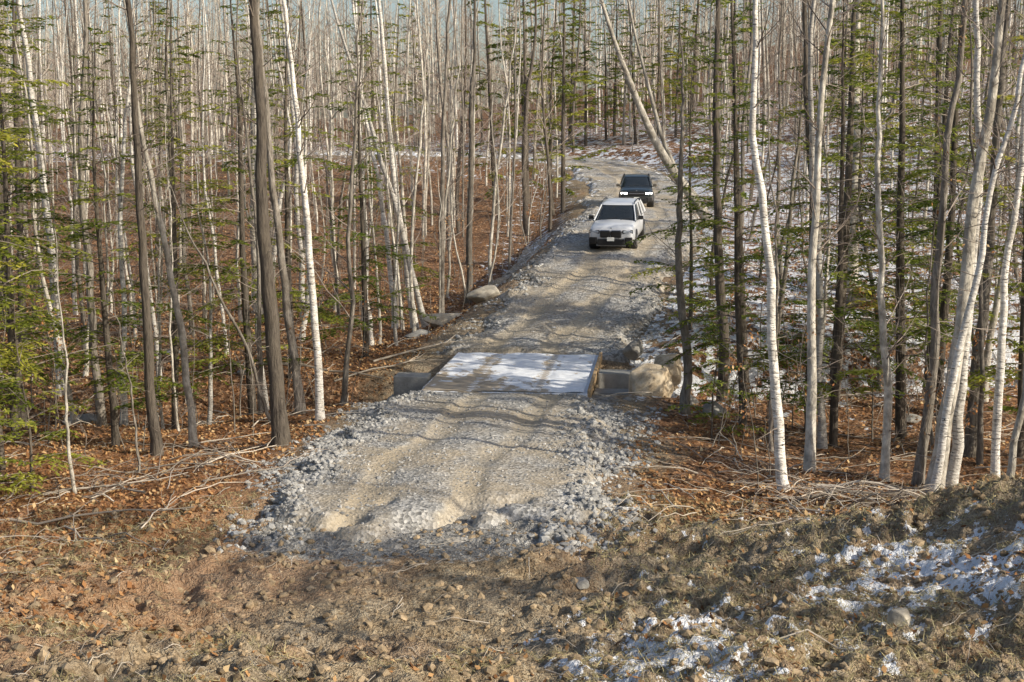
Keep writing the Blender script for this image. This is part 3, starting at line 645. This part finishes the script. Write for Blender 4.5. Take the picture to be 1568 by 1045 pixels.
def car(name,pm,lit,sc=(1,1,1),kidney=True):
    root=emp(name)
    ST=[(-2.42,.74,.86,.36),(-2.40,.88,.93,.30),(-2.22,.965,1.02,.27),(-1.7,.99,1.08,.27),(-1.0,.99,1.12,.27),(-.3,.985,1.12,.27),(.8,.985,1.12,.27),(1.7,.985,1.14,.27),(2.2,.96,1.15,.3),(2.42,.86,1.1,.36),(2.46,.6,1.0,.5)]
    V=[];F=[]
    for (y,w,h,b_) in ST:
        pr=[(0,b_),(.8*w,b_),(.97*w,b_+.08),(w,b_+.25),(w*.985,.5*(b_+h)+.08),(w*.96,h-.13),(w*.88,h-.03),(w*.5,h+.01),(0,h+.03)]
        ring=pr+[(-a,c) for a,c in pr[-2:0:-1]]
        V+=[(a,y,c) for a,c in ring]
    m=16
    for i in range(len(ST)-1):
        for j in range(m): F.append((i*m+j,(i+1)*m+j,(i+1)*m+(j+1)%m,i*m+(j+1)%m))
    F.append(tuple(range(m))); F.append(tuple(range((len(ST)-1)*m,len(ST)*m))[::-1])
    me=bpy.data.meshes.new('body'); me.from_pydata(V,[],F); me.update(); me.materials.append(pm)
    bm=bmesh.new(); bm.from_mesh(me); bmesh.ops.recalc_face_normals(bm,faces=bm.faces); bm.to_mesh(me); bm.free()
    for p in me.polygons: p.use_smooth=True
    body=bpy.data.objects.new('body',me); col.objects.link(body); body.parent=root
    sb=body.modifiers.new('s','SUBSURF'); sb.levels=2; sb.render_levels=2
    for wx in (-1,1):
        for wy in (-1.5,1.5):
            def disc(nm,x0,x1,r,mat,ri=0.,segs=36,zc=.37):
                mb=MB(); a=np.arange(segs+1)*2*math.pi/segs
                prof=[(x0,ri),(x0,r*.93),(x0+(x1-x0)*.15,r),(x0+(x1-x0)*.85,r),(x1,r*.93),(x1,ri)]
                v=np.array([[(wx*px,wy+pr_*math.cos(t),zc+pr_*math.sin(t)) for px,pr_ in prof] for t in a])
                n_=len(prof); f=[(i*n_+j,i*n_+j+1,(i+1)*n_+j+1,(i+1)*n_+j) for i in range(segs) for j in range(n_-1)]
                mb.add(v.reshape(-1,3),f,0); ob=mb.out(nm,[mat]); ob.parent=root; return ob
            disc('wheel_arch',.6,1.0,.44,K_blk,.0,zc=.40)
            disc('tyre',.70,1.015,.375,K_tyre,.0)
            disc('rim',.8,1.022,.25,K_alloy,.05)
            for q in range(5):
                t=q*1.2566; rbox('spoke',(wx*1.02,wy+.14*math.cos(t),.37+.14*math.sin(t)),(.02,.05,.24),K_chr,.01,root,(math.pi/2-t,0,0))
    rings=[(1.06,-1.15,2.38,.94),(1.2,-.88,2.3,.90),(1.42,-.46,2.12,.83),(1.60,-.10,1.95,.76),(1.645,.08,1.86,.71),(1.68,.35,1.7,.58),(1.695,.7,1.4,.3)]
    def gh(nm,rs,mat,off=0):
        V=[];seg_=40
        for z,yf,yb,hw in rs:
            for q in range(seg_):
                t=q*2*math.pi/seg_; c_,s_=math.cos(t),math.sin(t); e_=.34
                V.append(((hw+off)*math.copysign(abs(c_)**e_,c_),(yf+yb)/2+((yb-yf)/2+off)*math.copysign(abs(s_)**e_,s_),z+off))
        F=[(i*seg_+j,i*seg_+(j+1)%seg_,(i+1)*seg_+(j+1)%seg_,(i+1)*seg_+j) for i in range(len(rs)-1) for j in range(seg_)]+[tuple(range((len(rs)-1)*seg_,len(rs)*seg_))]
        me=bpy.data.meshes.new(nm); me.from_pydata(V,[],F); me.update(); me.materials.append(mat)
        for p in me.polygons: p.use_smooth=True
        o=bpy.data.objects.new(nm,me); col.objects.link(o); o.parent=root
    gh('windows',rings[:5],K_glass); gh('roof',rings[3:],pm,.012)
    for wx in (-1,1):
        mb=MB()
        mb.tube([(wx*.90,-1.08,1.08),(wx*.85,-.78,1.22),(wx*.775,-.40,1.42),(wx*.71,-.06,1.605)],[.035,.03,.03,.035],8,0)
        mb.tube([(wx*.93,.45,1.08),(wx*.84,.5,1.4),(wx*.77,.55,1.62)],[.03]*3,8,0)
        mb.tube([(wx*.92,1.35,1.08),(wx*.83,1.35,1.4),(wx*.75,1.3,1.62)],[.04]*3,8,0)
        mb.tube([(wx*.90,2.25,1.08),(wx*.80,2.0,1.4),(wx*.71,1.8,1.62)],[.09]*3,8,0)
        o=mb.out('pillars',[pm]); o.parent=root
        mb=MB(); mb.tube([(wx*.71,-.02,1.66),(wx*.73,.2,1.72),(wx*.73,1.5,1.72),(wx*.69,1.8,1.66)],[.018]*4,6,0); o=mb.out('roof_rail',[K_blk]); o.parent=root
        rbox('mirror',(wx*1.08,-.62,1.17),(.22,.13,.16),pm if not kidney else K_blk,.05,root,None,3)
        rbox('mirror_arm',(wx*.94,-.62,1.10),(.14,.06,.04),K_blk,.01,root)
        rbox('headlight',(wx*.70,-2.345,.81),(.40,.14,.10),K_lit if lit else K_lamp,.04,root,(0,0,wx*.28),3)
        rbox('headlight_housing',(wx*.70,-2.335,.81),(.47,.12,.15),K_blk,.05,root,(0,0,wx*.28),3)
        if kidney:
            rbox('grille_frame',(wx*.235,-2.43,.735),(.46,.14,.31),K_chr,.09,root,None,4)
            rbox('grille',(wx*.235,-2.46,.735),(.435,.14,.285),K_blk,.08,root,None,4)
        rbox('air_intake_side',(wx*.74,-2.36,.46),(.32,.20,.27),K_blk,.04,root,(0,0,wx*.28),2)
    if not kidney:
        rbox('grille',(0,-2.40,.80),(.95,.10,.24),K_blk,.06,root,None,3)
        rbox('grille_bar',(0,-2.455,.80),(.9,.02,.03),K_chr,.01,root)
    rbox('air_intake',(0,-2.42,.40),(1.15,.16,.25),K_blk,.05,root,None,3)
    rbox('skid_plate',(0,-2.36,.26),(1.25,.14,.05),K_alloy,.02,root)
    rbox('number_plate',(0,-2.535,.53),(.31,.02,.155),K_plate,.008,root)
    rbox('badge',(0,-2.37,.955),(.08,.03,.06),K_chr,.012,root)
    mb=MB()
    for q in (-.45,.25): mb.tube([(q,-1.12,1.14),(q+.3,-1.0,1.18),(q+.55,-.92,1.21)],[.01]*3,5,0)
    o=mb.out('wipers',[K_blk]); o.parent=root
    root.scale=sc; return root
def park(c,yc,off=0,dz=.0):
    k=int(np.argmin(np.abs(RY-yc))); t=Vector((TX[k],TY[k],(RZ[k+4]-RZ[k-4])/(S[k+4]-S[k-4]))).normalized()
    yv=t; zv=Vector((0,0,1)); xv=yv.cross(zv).normalized(); zv=xv.cross(yv)
    R=Matrix((xv,yv,zv)).transposed().to_4x4(); sc=c.scale.copy()
    c.matrix_world=Matrix.Translation(Vector((RX[k],RY[k],RZ[k]+dz))+xv*off)@R@Matrix.Diagonal((*sc,1))
P_white=paint('white_paint',(.62,.64,.67)); P_dark=paint('dark_green_paint',(.02,.028,.032),.2)
c1=car('white_suv',P_white,False,(.96,.90,1.0)); park(c1,59.6,-.2,.0)
c2=car('dark_suv',P_dark,True,(.96,.92,1.0),False); park(c2,81.5,-.1,.0)

# ------------------------------------------------------------ light, camera
sv=Vector((.88,-.475,0)).normalized(); el=math.radians(29)
sd=Vector((sv.x*math.cos(el),sv.y*math.cos(el),math.sin(el)))
L=bpy.data.lights.new('sun','SUN'); L.energy=5; L.angle=math.radians(.5); L.color=(1,.91,.75)
lo=bpy.data.objects.new('sun',L); lo.rotation_euler=(-sd).to_track_quat('-Z','Y').to_euler(); lo.location=(20,0,30); col.objects.link(lo)
w=bpy.data.worlds.new('World'); scene.world=w; w.use_nodes=True; nt=w.node_tree
sk=nt.nodes.new('ShaderNodeTexSky'); sk.sky_type='NISHITA'; sk.sun_disc=False; sk.sun_elevation=el; sk.sun_rotation=math.atan2(sd.x,sd.y)
sk.dust_density=2.5
nt.links.new(sk.outputs[0],nt.nodes['Background'].inputs[0]); nt.nodes['Background'].inputs[1].default_value=.15
cam=bpy.data.cameras.new('camera'); cam.lens=50; cam.sensor_width=36; cam.clip_end=2500; cam.clip_start=.1
co_=bpy.data.objects.new('camera',cam); co_.location=(0,0,6.8); co_.rotation_euler=(math.radians(82),0,0); col.objects.link(co_); scene.camera=co_
